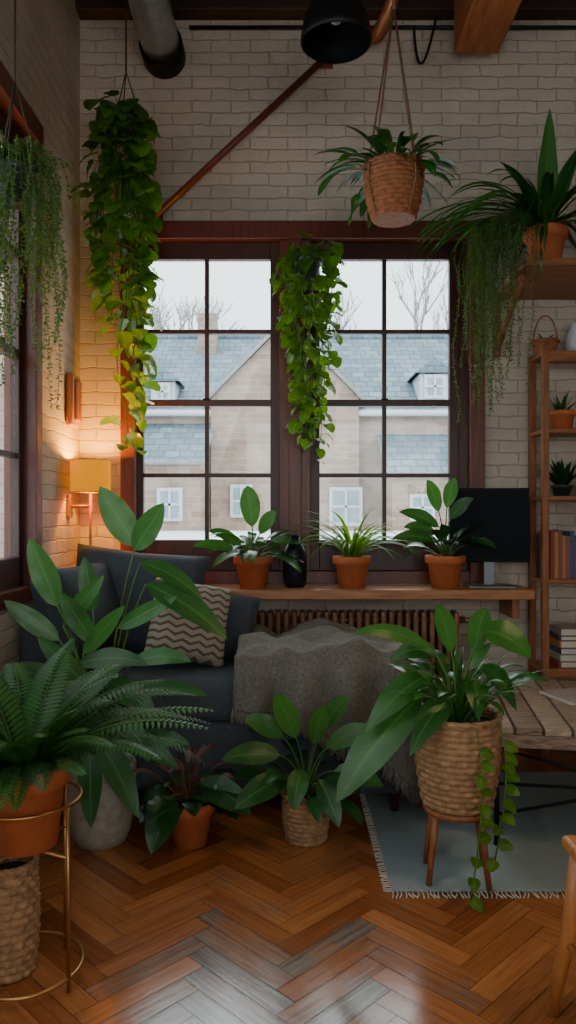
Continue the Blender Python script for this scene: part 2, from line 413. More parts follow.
b.box(WX0, WX1, YB, YB+.3, 0, WZ0, M['brick_x']); b.box(WX0, WX1, YB, YB+.3, WZ1, ZC, M['brick_x'])
b.finish()
L1 = (2.15, 3.45); L2 = (.1, 1.5); LZ = (.90, 3.05)
b = B('wall_left')
ys = [YF, L2[0], L2[1], L1[0], L1[1], YB]
for i in (0, 2, 4): b.box(XL-.3, XL, ys[i], ys[i+1], 0, ZC, M['brick_y'])
for (y0, y1) in (L1, L2):
    b.box(XL-.3, XL, y0, y1, 0, LZ[0], M['brick_y']); b.box(XL-.3, XL, y0, y1, LZ[1], ZC, M['brick_y'])
b.finish()
b = B('wall_right'); b.box(XR, XR+.2, YF, YB, 0, ZC, M['brick_y']); b.finish()
b = B('wall_front'); b.box(XL-.3, -.6, YF-.2, YF, 0, ZC, M['brick_x']); b.box(2.2, XR+.2, YF-.2, YF, 0, ZC, M['brick_x'])
b.box(-.6, 2.2, YF-.2, YF, 0, .9, M['brick_x']); b.box(-.6, 2.2, YF-.2, YF, 2.6, ZC, M['brick_x']); b.finish()
b = B('ceiling'); b.box(XL-.3, XR+.2, YF-.2, YB+.3, ZC, ZC+.12, M['ceil'])
for i in range(40): b.box(XL, XR, YF+.05+i*.16, YF+.06+i*.16, ZC-.004, ZC, M['black'])
b.finish()
b = B('trim_1'); b.box(XL, XR, YB-.10, YB, 4.05, ZC, M['ceil'], .008); b.finish()
b = B('ceiling_beam'); b.box(.905, 1.15, YF, YB-.10, 3.80, ZC, M['beam'], .012); b.finish()

def window(name, axis, a0, a1, z0, z1, plane, sashes, rows, sill=False):
    """axis 'x': spans x at y=plane (outward +y); 'y': spans y at x=plane (outward -x)"""
    b = B(name)
    def bx(p0, p1, d0, d1, q0, q1, mat, bev=.004):
        if axis == 'x': b.box(p0, p1, plane+d0, plane+d1, q0, q1, mat, bev)
        else: b.box(plane-d1, plane-d0, p0, p1, q0, q1, mat, bev)
    cw = .062
    bx(a0-.02, a0+cw, -.03, .12, z0, z1+.02, M['frame']); bx(a1-cw, a1+.02, -.03, .12, z0, z1+.02, M['frame'])
    bx(a0-.02, a1+.02, -.035, .12, z1-.07, z1+.03, M['frame']); bx(a0, a1, -.01, .12, z0, z0+.07, M['frame'])
    for i, (s0, s1) in enumerate(sashes):
        st = .055
        zt, zb = z1-.07, z0+.07
        bx(s0, s0+st, .03, .075, zb, zt, M['frame2']); bx(s1-st, s1, .03, .075, zb, zt, M['frame2'])
        bx(s0+st, s1-st, .03, .075, zt-.095, zt, M['frame2']); bx(s0+st, s1-st, .03, .075, zb, rows[0], M['frame2'])
        cx = (s0+s1)/2
        bx(cx-.012, cx+.012, .035, .07, rows[0], zt-.095, M['frame2'], .002)
        for j, r in enumerate(rows[1:]):
            hw = .019 if j == 1 else .012
            bx(s0+st, s1-st, .034 if j != 1 else .028, .071, r-hw, r+hw, M['frame2'], .002)
        bx(s0+st, s1-st, .050, .054, rows[0], zt-.095, M['glass'], 0)
        bx(cx-.02, cx+.02, .01, .03, rows[2]+.012, rows[2]+.024, M['metalblk'])
        if i > 0:
            bx(sashes[i-1][1]-.002, s0+.002, -.01, .12, z0+.07, z1-.07, M['frame'])
            mc = (sashes[i-1][1]+s0)/2; bx(mc-.035, mc+.035, -.035, -.01, z0+.07, z1-.07, M['frame'])
    if sashes[0][0] > a0+cw+.002: bx(a0+cw, sashes[0][0], .03, .09, z0+.07, z1-.07, M['frame2'], 0)
    if sashes[-1][1] < a1-cw-.002: bx(sashes[-1][1], a1-cw, .03, .09, z0+.07, z1-.07, M['frame2'], 0)
    return b.finish()
window('window_1', 'x', WX0, WX1, WZ0, WZ1, YB, [(-.872, -.045), (.124, .965)], [1.143, 1.507, 1.916, 2.319])
window('window_2', 'y', L1[0], L1[1], LZ[0], LZ[1], XL, [(L1[0]+.06, 2.77), (2.83, L1[1]-.06)], [1.1, 1.55, 2.0, 2.45])
window('window_3', 'y', L2[0], L2[1], LZ[0], LZ[1], XL, [(L2[0]+.06, .77), (.83, L2[1]-.06)], [1.1, 1.55, 2.0, 2.45])

# ------------------------------------------------------------------ exterior
b = B('snowy_flat_roof'); b.box(-9, 9, 5.2, 12.0, .6, 1.0, M['snow'], .03); b.finish()
b = B('neighbouring_brick_house')
Yh = 14.0; EZ = 3.2
b.box(-10, 10, Yh, Yh+.3, -1, EZ, M['xbrick2'])
def quad(bb, p, mat): bb.add(p, [[0, 1, 2, 3]], mat, smooth=False)
quad(b, [(-10, Yh-.15, EZ-.05), (10, Yh-.15, EZ-.05), (10, 17, 5.25), (-10, 17, 5.25)], M['slate'])
b.tube([(-10, 17, 5.27), (10, 17, 5.27)], .07, M['slate'], 8)
b.tube([(-10, Yh-.2, EZ-.08), (10, Yh-.2, EZ-.08)], .06, M['white'], 8)
def gable(cx, hw, pz, ez, y, mat):
    b.add([(cx-hw, y, -1), (cx+hw, y, -1), (cx+hw, y, ez), (cx, y, pz), (cx-hw, y, ez)], [[0, 1, 2, 3, 4]], mat, smooth=False)
    for sg in (-1, 1):
        quad(b, [(cx, y-.12, pz+.08), (cx+sg*(hw+.12), y-.12, ez-.05), (cx+sg*(hw+.12), 17, ez-.05), (cx, 17, pz+.08)], M['slate'])
        b.tube([(cx, y-.12, pz+.04), (cx+sg*(hw+.12), y-.12, ez-.09)], .035, M['bark'], 6)
gable(-.056, 1.35, 4.75, 3.38, 13.7, M['xbrick'])
gable(-5.2, 1.5, 4.6, 3.2, 13.7, M['xbrick'])
gable(6.2, 1.7, 4.9, 3.2, 13.7, M['xbrick'])
def lowhouse(x0, x1, y, ez, rz, mat):
    b.box(x0, x1, y, Yh, -1, ez, mat); quad(b, [(x0-.1, y-.12, ez-.03), (x1+.1, y-.12, ez-.03), (x1+.1, Yh, rz), (x0-.1, Yh, rz)], M['slate'])
    b.tube([(x0-.1, y-.14, ez-.04), (x1+.1, y-.14, ez-.04)], .04, M['bark'], 6)
lowhouse(-4.2, -1.45, 12.4, 2.15, 2.95, M['xbrick']); lowhouse(1.75, 4.2, 12.6, 1.95, 2.75, M['xbrick'])
def xwin(cx, z0, z1, w, y):
    b.box(cx-w/2, cx+w/2, y-.05, y+.02, z0, z1, M['white']); b.box(cx-w/2+.06, cx+w/2-.06, y-.06, y-.04, z0+.06, z1-.06, M['paleglass'])
    b.box(cx-.02, cx+.02, y-.08, y-.05, z0, z1, M['white']); b.box(cx-w/2, cx+w/2, y-.08, y-.05, (z0+z1)/2-.02, (z0+z1)/2+.02, M['white'])
def dormer(cx, z0, z1, w):
    b.box(cx-w/2, cx+w/2, Yh+.1, Yh+1.5, z0, z1, M['white']); xwin(cx, z0+.08, z1-.03, w-.15, Yh+.08)
    b.add([(cx-w/2-.1, Yh, z1), (cx+w/2+.1, Yh, z1), (cx, Yh, z1+.28), (cx-w/2-.1, Yh+2, z1), (cx+w/2+.1, Yh+2, z1), (cx, Yh+2, z1+.28)], [[0, 1, 2], [0, 2, 5, 3], [1, 4, 5, 2]], M['slate'], smooth=False)
dormer(2.75, 3.35, 3.9, .55); dormer(-2.35, 3.3, 3.75, .45); dormer(4.6, 3.35, 3.95, .62)
for cx in (-3.0, -1.95): xwin(cx, 1.15, 1.7, .42, 12.4)
for cx in (2.25, 3.1): xwin(cx, 1.15, 1.6, .42, 12.6)
xwin(1.05, 1.05, 1.75, .6, 13.66); xwin(-.85, 1.2, 1.8, .4, 13.66); xwin(-.056, 3.35, 3.95, .45, 13.66)
b.box(-1.95, -1.55, 16.2, 16.6, 4.5, 5.6, M['xbrick']); b.box(4.6, 5.2, 16.2, 16.8, 4.5, 6.1, M['xbrick'])
b.finish((0, 14, 0))
def tree(name, x, y, z, h, seed):
    rr = random.Random(seed); b = B(name)
    def grow(p, d, L, r, lv):
        q = p+d*L; m = p+d*L*.5+V((rr.uniform(-1, 1), rr.uniform(-1, 1), 0))*L*.05
        b.tube([p, m, q], [r, r*.85, r*.7], M['bark'], 5)
        if lv == 0: return
        for _ in range(3 if lv > 1 else 4):
            nd_ = (d+V((rr.uniform(-1, 1), rr.uniform(-1, 1), rr.uniform(-.2, .8)))*.62).normalized()
            grow(p+d*L*rr.uniform(.6, 1), nd_, L*rr.uniform(.6, .8), r*.6, lv-1)
    grow(V((x, y, z)), V((0, 0, 1)), h, .10, 5); b.finish((x, y, z))
tree('bare_tree', 3.6, 20, 1.5, 2.4, 3); tree('bare_tree', -3.2, 20, 1.5, 2.5, 11); tree('bare_tree', .9, 22, 1.5, 2.5, 5)

# ------------------------------------------------------------------ fixed things on wall / ceiling
b = B('diagonal_steel_brace'); b.tube([(.215, 4.165, 3.83), (-.735, 4.165, 2.945)], .018, M['frame'], 10)
b.box(.18, .25, 4.175, 4.199, 3.78, 3.88, M['frame']); b.box(-.77, -.70, 4.175, 4.199, 2.93, 3.0, M['frame']); b.finish()
b = B('ventilation_duct')
N = 60
pts = [(-.69, YF+i*(4.08-YF)/N*1.0, 3.84) for i in range(N+1)]
rs = [.100+(.004 if i % 2 else 0) for i in range(N+1)]
b.tube(pts, rs, M['steel'], 28)
b.tube([(-.69, 4.06, 3.84), (-.69, 4.199, 3.84)], .118, M['black'], 28); b.finish()
b = B('pendant_lamp')
c = (.205, 3.2, 3.30)
prof = [(.148, 0), (.152, .004), (.150, .03), (.140, .09), (.115, .15), (.07, .19), (.035, .205), (.03, .26), (.012, .27)]
b.lathe(prof, c, M['metalblk'], 40); b.lathe([(r-.004, z-.002) for r, z in prof[:7]]+[(.001, .2)], c, M['black'], 40)
b.lathe([(.001, .08), (.02, .09), (.028, .115), (.024, .14), (.012, .16), (.012, .2)], c, M['paper'], 16)
b.tube([(c[0], c[1], c[2]+.26), (c[0], c[1], ZC)], .006, M['black'], 6); b.finish(c)
b = B('flexible_copper_pipe')
pp = bez((.47, 4.14, 3.93), (.49, 4.0, 3.80), (.60, 3.9, 4.14), 60)
b.tube(pp, [.034+(.006 if i % 2 else 0) for i in range(60)], M['copper'], 14); b.finish()
b = B('electrical_conduit')
b.tube([(-.55, 4.18, 4.0), (XR-.1, 4.18, 4.0)], .011, M['metalblk'], 8)
b.tube(bez((.70, 4.17, 4.0), (.72, 4.15, 3.55), (.82, 4.15, 4.04), 20), .007, M['black'], 6); b.finish()

# sconce
b = B('wall_sconce'); sc = (-1.045, 3.97, 1.405)
b.lathe([(.105, 0), (.105, .17)], sc, M['shade'], 40); b.lathe([(.103, .17), (.103, 0)], sc, M['shade'], 40)
for z in (0, .17): b.tube([(sc[0]+.105*math.cos(a*pi/20), sc[1]+.105*math.sin(a*pi/20), sc[2]+z) for a in range(40)], .003, M['brass'], 5, True)
b.tube([(sc[0], sc[1], sc[2]+.08), (sc[0], sc[1], .925), (sc[0], sc[1], .901)], .008, M['brass'], 8)
b.tube([(sc[0]-.1, sc[1], sc[2]+.02), (sc[0]+.1, sc[1], sc[2]+.02)], .003, M['brass'], 5)
b.tube([(XL+.005, sc[1], 1.33), (sc[0], sc[1], 1.33)], .008, M['brass'], 8)
b.box(XL+.001, XL+.02, sc[1]-.03, sc[1]+.03, 1.27, 1.39, M['brass'], .005)
b.lathe([(.001, .08), (.016, .085), (.022, .10), (.016, .125), (.001, .13)], (sc[0], sc[1], sc[2]-.03), M['white'], 14)
b.finish(sc)
b = B('wooden_wall_plaque')
T = Matrix.Translation((XL+.022, 3.99, 1.90))
b.box(-.02, .02, -.075, .075, -.15, .13, M['chair'], .016, T, 3); b.box(-.02, .035, -.05, .05, -.12, .10, M['woodv'], .012, T, 3)
b.finish((XL+.022, 3.99, 1.9))

# sill + radiator
b = B('window_ledge'); b.box(XL+.002, 1.28, 3.88, 4.165, .845, .898, M['sillw'], .006)
for x in (-.9, -.35, 1.2): b.box(x-.02, x+.02, 3.95, 4.19, .74, .845, M['woodv'], .004)
b.finish()
b = B('column_radiator')
for i in range(28):
    x = -.28+i*.043
    b.box(x, x+.028, 3.97, 4.10, .16, .77, M['radiator'], .013)
b.tube([(-.3, 4.035, .22), (.95, 4.035, .22)], .018, M['radiator'], 8); b.tube([(-.3, 4.035, .72), (.95, 4.035, .72)], .018, M['radiator'], 8)
for x in (-.24, .9): b.box(x-.02, x+.02, 3.98, 4.09, 0, .18, M['radiator'], .005)
b.tube([(.93, 4.035, .72), (.99, 4.035, .72), (1.0, 4.035, .70), (1.0, 4.035, .0)], .012, M['copper'], 8); b.finish()

# ------------------------------------------------------------------ sofa
b = B('corner_sofa')
b.box(-1.13, .56, 3.16, 3.84, .10, .42, M['sofa'], .04, seg=4)
b.box(-.88, -.16, 3.13, 3.70, .41, .60, M['sofa'], .06, seg=5)
b.box(-.15, .56, 3.13, 3.80, .41, .60, M['sofa'], .06, seg=5)
b.box(-1.145, -.88, 3.13, 3.84, .30, .90, M['sofa'], .08, seg=5)
b.box(-1.13, -.30, 3.70, 3.86, .40, .88, M['sofa'], .06, seg=5)
def cushion(bb, cx, cy, cz, w, h, t, mtx, mat, n=20, exp=.35):
    for sgn in (1, -1):
        vs = []; cols = []; fs = []
        for i in range(n+1):
            for j in range(n+1):
                u, v = -1+2*i/n, -1+2*j/n
                th = max(0, (1-u**4))**exp*max(0, (1-v**4))**exp
                pin = 1-.07*(1-abs(u*v))*(abs(u)**3+abs(v)**3)
                nz = 1+.12*noise.noise(V((u*1.8, v*1.8, cx*5+sgn)))
                p = V((u*w/2*pin, -sgn*t/2*th*nz, v*h/2*pin)); vs.append(mtx @ p+V((cx, cy, cz))); cols.append(((u+1)/2, (v+1)/2, 0, 1))
        for i in range(n):
            for j in range(n):
                f = [i*(n+1)+j, (i+1)*(n+1)+j, (i+1)*(n+1)+j+1, i*(n+1)+j+1]
                fs.append(f if sgn > 0 else f[::-1])
        bb.add(vs, fs, mat, cols)
def rot(rx, ry, rz): return Matrix.Rotation(rz, 3, 'Z') @ Matrix.Rotation(ry, 3, 'Y') @ Matrix.Rotation(rx, 3, 'X')
cushion(b, -.74, 3.66, .86, .66, .52, .22, rot(-.22, .10, 0), M['sofa'])
cushion(b, -.36, 3.66, .75, .40, .34, .16, rot(-.25, .18, 0), M['sofa'])
cushion(b, -.93, 3.40, .86, .60, .42, .20, rot(-.30, 0, 1.35), M['sofa'])
for x in (-1.05, .46):
    for y in (3.24, 3.76): b.lathe([(.001, 0), (.016, 0), (.026, .10)], (x, y, .013 if x > 0 else 0.0), M['frame2'], 12)
b.finish((-.3, 3.5, 0))
b = B('patterned_pillow'); cushion(b, -.45, 3.42, .80, .37, .38, .17, rot(-.42, .22, .3), M['pillow'], 24); b.finish((-.45, 3.42, .8))
b = B('knitted_throw')
NA, NB = 90, 80; vs = []; fs = []
x_e, y_e, zt = .565, 3.12, .625
for i in range(NA+1):
    for j in range(NB+1):
        a = -.22+(1.32)*i/NA; q = 3.80-(1.12)*j/NB
        hem = .20+.30*max(0, min(1, (a+.1)/.6))
        if q < y_e: q = y_e-(y_e-q)*hem/.44
        ex, ey = max(0, a-x_e), max(0, y_e-q)
        nz = noise.noise(V((a*3.4, q*4, 1.3)))*.6+noise.noise(V((a*9, q*8, 4.0)))*.3
        rid = 1-abs(noise.noise(V((a*4+q*2, q*5-a*2, 7.7))))*2.2
        top = zt+.045+.075*nz+.035*max(0, rid)+.035*math.exp(-((a-.2)/.22)**2)
        px, py = min(a, x_e), max(q, y_e)
        drop = math.hypot(ex, ey) if (ex > 0 and ey > 0) else max(ex, ey)
        drop = min(drop, .55)
        fil = min(1, drop/.08)
        out = .035*fil
        fold_ = .028*math.sin((a*1.0)*30+1.5*nz)*min(1, drop/.2) if ey > ex else .028*math.sin(q*26+nz)*min(1, drop/.2)
        ln = math.hypot(ex, ey)+1e-6
        px += (ex/ln)*(out+fold_+.05*drop) + .01*nz
        py -= (ey/ln)*(out+fold_+.04*drop)
        z = max(top, .612)+(-drop*.97)
        vs.append((px, py, max(z, .03+.01*nz)))
for i in range(NA):
    for j in range(NB): fs.append([i*(NB+1)+j, i*(NB+1)+j+1, (i+1)*(NB+1)+j+1, (i+1)*(NB+1)+j])
b.add(vs, fs, M['throw'])
for i in range(0, NA+1):  # fringe
    p = V(vs[i*(NB+1)+NB]); b.tube([p, p+V((R.uniform(-.006, .006), -.004, -.03)), p+V((R.uniform(-.01, .01), -.004, -.055))], .0025, M['throw'], 4)
ob = b.finish((.3, 3.4, .4)); sm = ob.modifiers.new('thick', 'SOLIDIFY'); sm.thickness = .010; sm.offset = 1

# ------------------------------------------------------------------ rug, table, chair
b = B('fringed_rug')
rx0, rx1, ry0, ry1 = .355, 2.5, 2.56, 3.72
b.box(rx0, rx1, ry0, ry1, .001, .011, M['rug'], .003)
for i in range(150):
    x = rx0+(rx1-rx0)*i/149; b.tube([(x, ry0, .007), (x+R.uniform(-.006, .006), ry0-.022, .006), (x+R.uniform(-.012, .012), ry0-.042, .004)], .0026, M['paper'], 4)
for i in range(80):
    y = ry0+(ry1-ry0)*i/79; b.tube([(rx0, y, .007), (rx0-.015, y+R.uniform(-.005, .005), .006), (rx0-.028, y+R.uniform(-.008, .008), .004)], .0026, M['paper'], 4)
b.finish((1.3, 3.1, 0))
b = B('slatted_coffee_table'); T = Matrix.Translation((.76, 2.86, .03)) @ Matrix.Rotation(math.radians(-9), 4, 'Z')
for i in range(11):
    x0 = i*.106; b.box(x0, x0+.096, 0, .86, .425, .452+.003*(i % 2), M['twood'][i*7 % 3], .004, T)
b.box(.0, 1.156, .0, .022, .375, .424, M['twood'][1], .003, T); b.box(.0, 1.156, .838, .86, .375, .424, M['twood'][1], .003, T)
b.box(.0, .022, .022, .838, .375, .424, M['twood'][1], .003, T); b.box(1.134, 1.156, .022, .838, .375, .424, M['twood'][1], .003, T)
for x in (.04, 1.11):
    for y in (.05, .81): b.tube([T @ V((x, y, .42)), T @ V((x, y, -.017))], .011, M['metalblk'], 8)
    b.tube([T @ V((x, .05, .10)), T @ V((x, .81, .36))], .007, M['metalblk'], 6); b.tube([T @ V((x, .05, .36)), T @ V((x, .81, .10))], .007, M['metalblk'], 6)
for y in (.05, .81):
    b.tube([T @ V((.04, y, .10)), T @ V((1.11, y, .36))], .007, M['metalblk'], 6); b.tube([T @ V((.04, y, .36)), T @ V((1.11, y, .10))], .007, M['metalblk'], 6)
    b.tube([T @ V((.04, y, .22)), T @ V((1.11, y, .22))], .007, M['metalblk'], 6)
b.finish((1.4, 3.2, 0))
b = B('magazine'); T = Matrix.Translation((1.30, 3.30, .4860)) @ Matrix.Rotation(.3, 4, 'Z')
b.box(-.15, .15, -.11, .11, 0, .012, M['paper'], .002, T); b.box(-.14, .14, -.10, .10, .0121, .016, M['books'][5], .001, T); b.finish((1.30, 3.30, .486))
b = B('wooden_chair')
b.box(.705, 1.17, 1.50, 1.94, .435, .468, M['chair'], .012, seg=3)
for x, y, dx, dy in ((.735, 1.89, -.055, .05), (.735, 1.55, -.055, -.05), (1.13, 1.89, .05, .05), (1.13, 1.55, .05, -.05)):
    b.tube([(x, y, .44), (x+dx*.35, y+dy*.5, .215), (x+dx, y+dy, 0)], [.023, .020, .015], M['chair'], 12)
for y in (1.56, 1.88): b.tube([(1.14, y, .45), (1.19, y, .70), (1.24, y, .92)], [.017, .015, .013], M['chair'], 10)
for z, x in ((.88, 1.232), (.75, 1.202), (.62, 1.175)): b.tube(bez((x, 1.56, z), (x+.05, 1.72, z), (x, 1.88, z), 10), .016, M['chair'], 8)
b.tube([(.715, 1.54, .20), (.715, 1.91, .20)], .010, M['chair'], 8); b.finish((.94, 1.72, 0))

# ------------------------------------------------------------------ bookcase and contents
b = B('bookcase'); bx0, bx1, by0, by1 = 1.335, 2.15, 3.93, 4.17
for x in (bx0, bx1-.035):
    for y in (by0, by1-.035): b.box(x, x+.035, y, y+.035, 0, 2.16, M['woodv'], .003)
SH = [2.125, 1.715, 1.362, .925, .455, .12]
for z in SH: b.box(bx0+.002, bx1-.002, by0+.004, by1-.004, z, z+.022, M['wood'], .003)
for z in (2.09, .43): b.box(bx0+.03, bx1-.03, by0+.005, by0+.02, z, z+.035, M['wood'], .002)
b.finish((1.74, 4.05, 0))
def small_plant(name, x, y, z, r, h, potm, n, L, W, mat, **kw):
    b = B(name, XL+.012, 4.19); b.pot((x, y, z), r, h, potm); rosette(b, (x, y, z+h*.88), n, 0, L, W, mat, **kw); return b.finish((x, y, z))
small_plant('potted_succulent', 1.475, 4.04, SH[1]+.0225, .068, .105, M['terra'], 14, .13, .022, M['L_mid'], prof='strap', el=(.7, 1.4), ldroop=.4)
small_plant('potted_agave', 1.475, 4.04, SH[2]+.0225, .055, .06, M['darkpot'], 26, .17, .028, M['L_dark'], prof='lance', el=(.6, 1.5), ldroop=.3)
b = B('wicker_plant_basket', None, 4.19); b.basket((1.39, 4.05, SH[0]+.0225), .045, .062, .07, M['wick2'], 6, 48, .006)
b.tube([(1.39+.065*math.cos(a*pi/12), 4.05, SH[0]+.085+.15*math.sin(a*pi/12)) for a in range(13)], .004, M['wick2'], 6)
rosette(b, (1.39, 4.05, SH[0]+.08), 10, 0, .10, .018, M['L_mid'], el=(.5, 1.3)); b.finish((1.39, 4.05, SH[0]+.022))
b = B('white_jug'); c = (1.56, 4.05, SH[0]+.0225)
b.lathe([(.001, 0), (.045, 0), (.06, .05), (.05, .11), (.03, .15), (.036, .17), (.03, .168), (.02, .14)], c, M['white'], 28)
b.tube([(c[0]+.035, c[1], c[2]+.155), (c[0]+.075, c[1], c[2]+.13), (c[0]+.075, c[1], c[2]+.08), (c[0]+.052, c[1], c[2]+.05)], .006, M['white'], 8); b.finish(c)
b = B('round_wooden_bowl'); c = (1.60, 4.02, SH[2]+.0225); b.lathe([(.001, 0), (.03, 0), (.05, .03), (.055, .06), (.045, .085), (.035, .095), (.03, .09), (.001, .02)], c, M['chair'], 28); b.finish(c)
def book_row(name, x, z, n, zs=(.20, .26)):
    b = B(name)
    for i in range(n):
        w = R.uniform(.016, .030); h = R.uniform(*zs); m = M['books'][(i*3+i//3) % 7]; d = R.uniform(.13, .16)
        b.box(x, x+w, by0+.03, by0+.03+d, z, z+h, m, .002); b.box(x+.003, x+w-.003, by0+.034, by0+.028+d, z+h-.002, z+h+.001, M['paper'])
        x += w+.001
    b.finish()
book_row('row_of_books', 1.385, SH[3]+.0225, 22)
b = B('stack_of_books'); z = SH[4]+.0225
for i in range(6):
    h = R.uniform(.025, .04); b.box(1.42+R.uniform(0, .02), 1.68+R.uniform(-.02, .02), by0+.02, by0+.20, z, z+h, M['books'][i], .003); b.box(1.44, 1.66, by0+.018, by0+.03, z+.004, z+h-.004, M['paper']); z += h+.0005
b.finish()
# wall shelf
b = B('wall_bracket_shelf')
b.box(1.14, 1.85, 3.60, 4.19, 2.485, 2.52, M['wood'], .004)
for x in (1.16, 1.78):
    b.box(x-.018, x+.018, 4.15, 4.195, 2.16, 2.485, M['woodv'], .004); b.tube([(x, 4.165, 2.20), (x, 3.70, 2.475)], .018, M['woodv'], 8)
b.finish()

# monitor
b = B('desktop_monitor'); T = Matrix.Translation((1.085, 4.03, .8985)) @ Matrix.Rotation(-.12, 4, 'Z')
b.box(-.215, .205, -.012, .02, .135, .53, M['black'], .006, T); b.box(-.205, .195, -.014, -.011, .15, .515, M['screen'], 0, T)
b.box(-.03, .03, .015, .035, .0, .25, M['alu'], .004, T); b.box(-.12, .12, -.10, .07, 0, .012, M['alu'], .004, T); b.finish((1.085, 4.03, .898))
# vase
b = B('black_vase'); c = (.037, 4.03, .8985)
b.lathe([(.001, 0), (.05, 0), (.062, .03), (.066, .12), (.060, .19), (.038, .235), (.026, .25), (.030, .275), (.026, .273), (.02, .25), (.02, .1)], c, M['vase'], 32); b.finish(c)

# ------------------------------------------------------------------ sill plants
S = .8985
b = B('potted_peace_lily', XL+.01, 4.16); c = (-.187, 4.02, S); b.pot(c, .098, .165)
cr = (c[0], c[1], S+.15)
target(b, cr, (-.19, 3.98, 1.22), (-.215, 3.96, 1.44), .105, M['L_mid'], face=(.1, -1, .1), tint=1.0)
target(b, cr, (-.15, 4.0, 1.18), (-.06, 3.97, 1.30), .075, M['L_mid'], tint=.9)
target(b, cr, (-.25, 3.98, 1.12), (-.42, 3.95, 1.20), .06, M['L_mid']); target(b, cr, (-.28, 3.95, 1.10), (-.50, 3.92, 1.12), .06, M['L_mid'])
target(b, cr, (-.10, 3.96, 1.12), (.02, 3.9, 1.14), .06, M['L_mid'])
rosette(b, cr, 24, .10, .19, .06, M['L_mid'], 'lance', (.35, 1.25), (.5, 1.0)); b.finish(c)
b = B('potted_spider_plant', None, 4.16); c = (.342, 4.02, S); b.pot(c, .095, .165)
rosette(b, (c[0], c[1], S+.15), 70, 0, .40, .019, M['L_poth'], 'strap', (.85, 1.5), spread=.035, ldroop=1.6, fold=.3); b.finish(c)
b = B('potted_dracaena', None, 4.16); c = (.838, 4.0, S); b.pot(c, .098, .17)
cr = (c[0], c[1], S+.15)
for bx_, tp, w in (((.80, 3.98, 1.30), (.73, 3.95, 1.47), .08), ((.80, 3.97, 1.22), (.58, 3.93, 1.30), .08), ((.76, 3.94, 1.15), (.54, 3.9, 1.16), .07), ((.86, 3.98, 1.26), (.97, 3.92, 1.37), .07), ((.78, 3.96, 1.18), (.60, 3.9, 1.22), .07), ((.84, 3.97, 1.32), (.88, 3.94, 1.48), .075)):
    target(b, cr, bx_, tp, w, M['L_big'], 'lance')
rosette(b, cr, 22, .12, .17, .055, M['L_dark'], 'lance', (.6, 1.4), (.4, .9)); b.finish(c)

# ------------------------------------------------------------------ hanging plants
def vine_column(name, x, y, ztop, zbot, rad, nv, step, lsize, mat, ceil=True, clampy=4.17, taper=.55, dens=1.6, lean=0):
    b = B(name, XL+.012, clampy)
    b.pot((x, y, ztop-.13), .075, .11, M['darkpot'])
    if ceil:
        for a in (0, 2.1, 4.2): b.tube([(x+.075*math.cos(a), y+.075*math.sin(a), ztop-.03), (x, y, ztop+.22)], .003, M['darkrope'], 5)
        b.tube([(x, y, ztop+.22), (x, y, ZC)], .005, M['darkrope'], 5)
    else: b.tube([(x, y, ztop-.03), (x, y+.05, ztop+.05), (x, 4.16, ztop+.06)], .004, M['metalblk'], 5)
    for v in range(nv):
        a = 2*pi*v/nv+R.random(); r = rad*R.uniform(.3, 1)
        zend = zbot+(ztop-zbot)*(R.random()**dens)*.78 if v > 2 else zbot+.05*v
        p = V((x+.06*math.cos(a), y+.06*math.sin(a), ztop-.02)); pts = [p.copy()]
        z = ztop+R.uniform(.0, .05)
        ph = R.random()*6
        while z > zend:
            prog = (ztop-z)/(ztop-zbot); rr = r*(min(1, .6+prog*4))*(1-taper*prog)
            pts.append(V((x+lean*prog+rr*math.cos(a)+.022*math.sin(z*9+ph), y+rr*math.sin(a)*.7+.015*math.cos(z*8+ph), z))); z -= step*R.uniform(.7, 1.4)
        b.tube(pts, .0028, M['stem'], 4)
        for i, q in enumerate(pts[1:]):
            aa = a+R.uniform(-1.7, 1.7); k = R.uniform(.6, 1.25)*(1-.25*i/len(pts))
            st = arc(q, aa, R.uniform(.0, 1.1), .04*k, .6, 4); b.tube(st, .0018, M['stem'], 4)
            lf = arc(st[-1], aa, R.uniform(-.9, .3), lsize*k, .9, 8)
            b.leaf(lf, lsize*.95*k, mat, 'heart', (math.cos(aa)+R.uniform(-.6, .6), math.sin(aa)-.4+R.uniform(-.3, .3), R.uniform(.3, 1)), .12, .08, tint=R.random()*(.45+.55*(i/len(pts))))  # lower leaves tinted lighter: backlight put into the leaf colour
    return b
vine_column('hanging_pothos', -.82, 3.80, 3.31, 1.58, .145, 17, .060, .120, M['L_poth'], taper=.2, dens=1.0).finish((-.82, 3.80, 3.2))
vine_column('hanging_pothos', .105, 4.00, 2.67, 1.56, .20, 18, .055, .092, M['L_poth'], ceil=False, clampy=4.155, taper=.85, dens=.7, lean=.02).finish((.105, 4.00, 2.55))

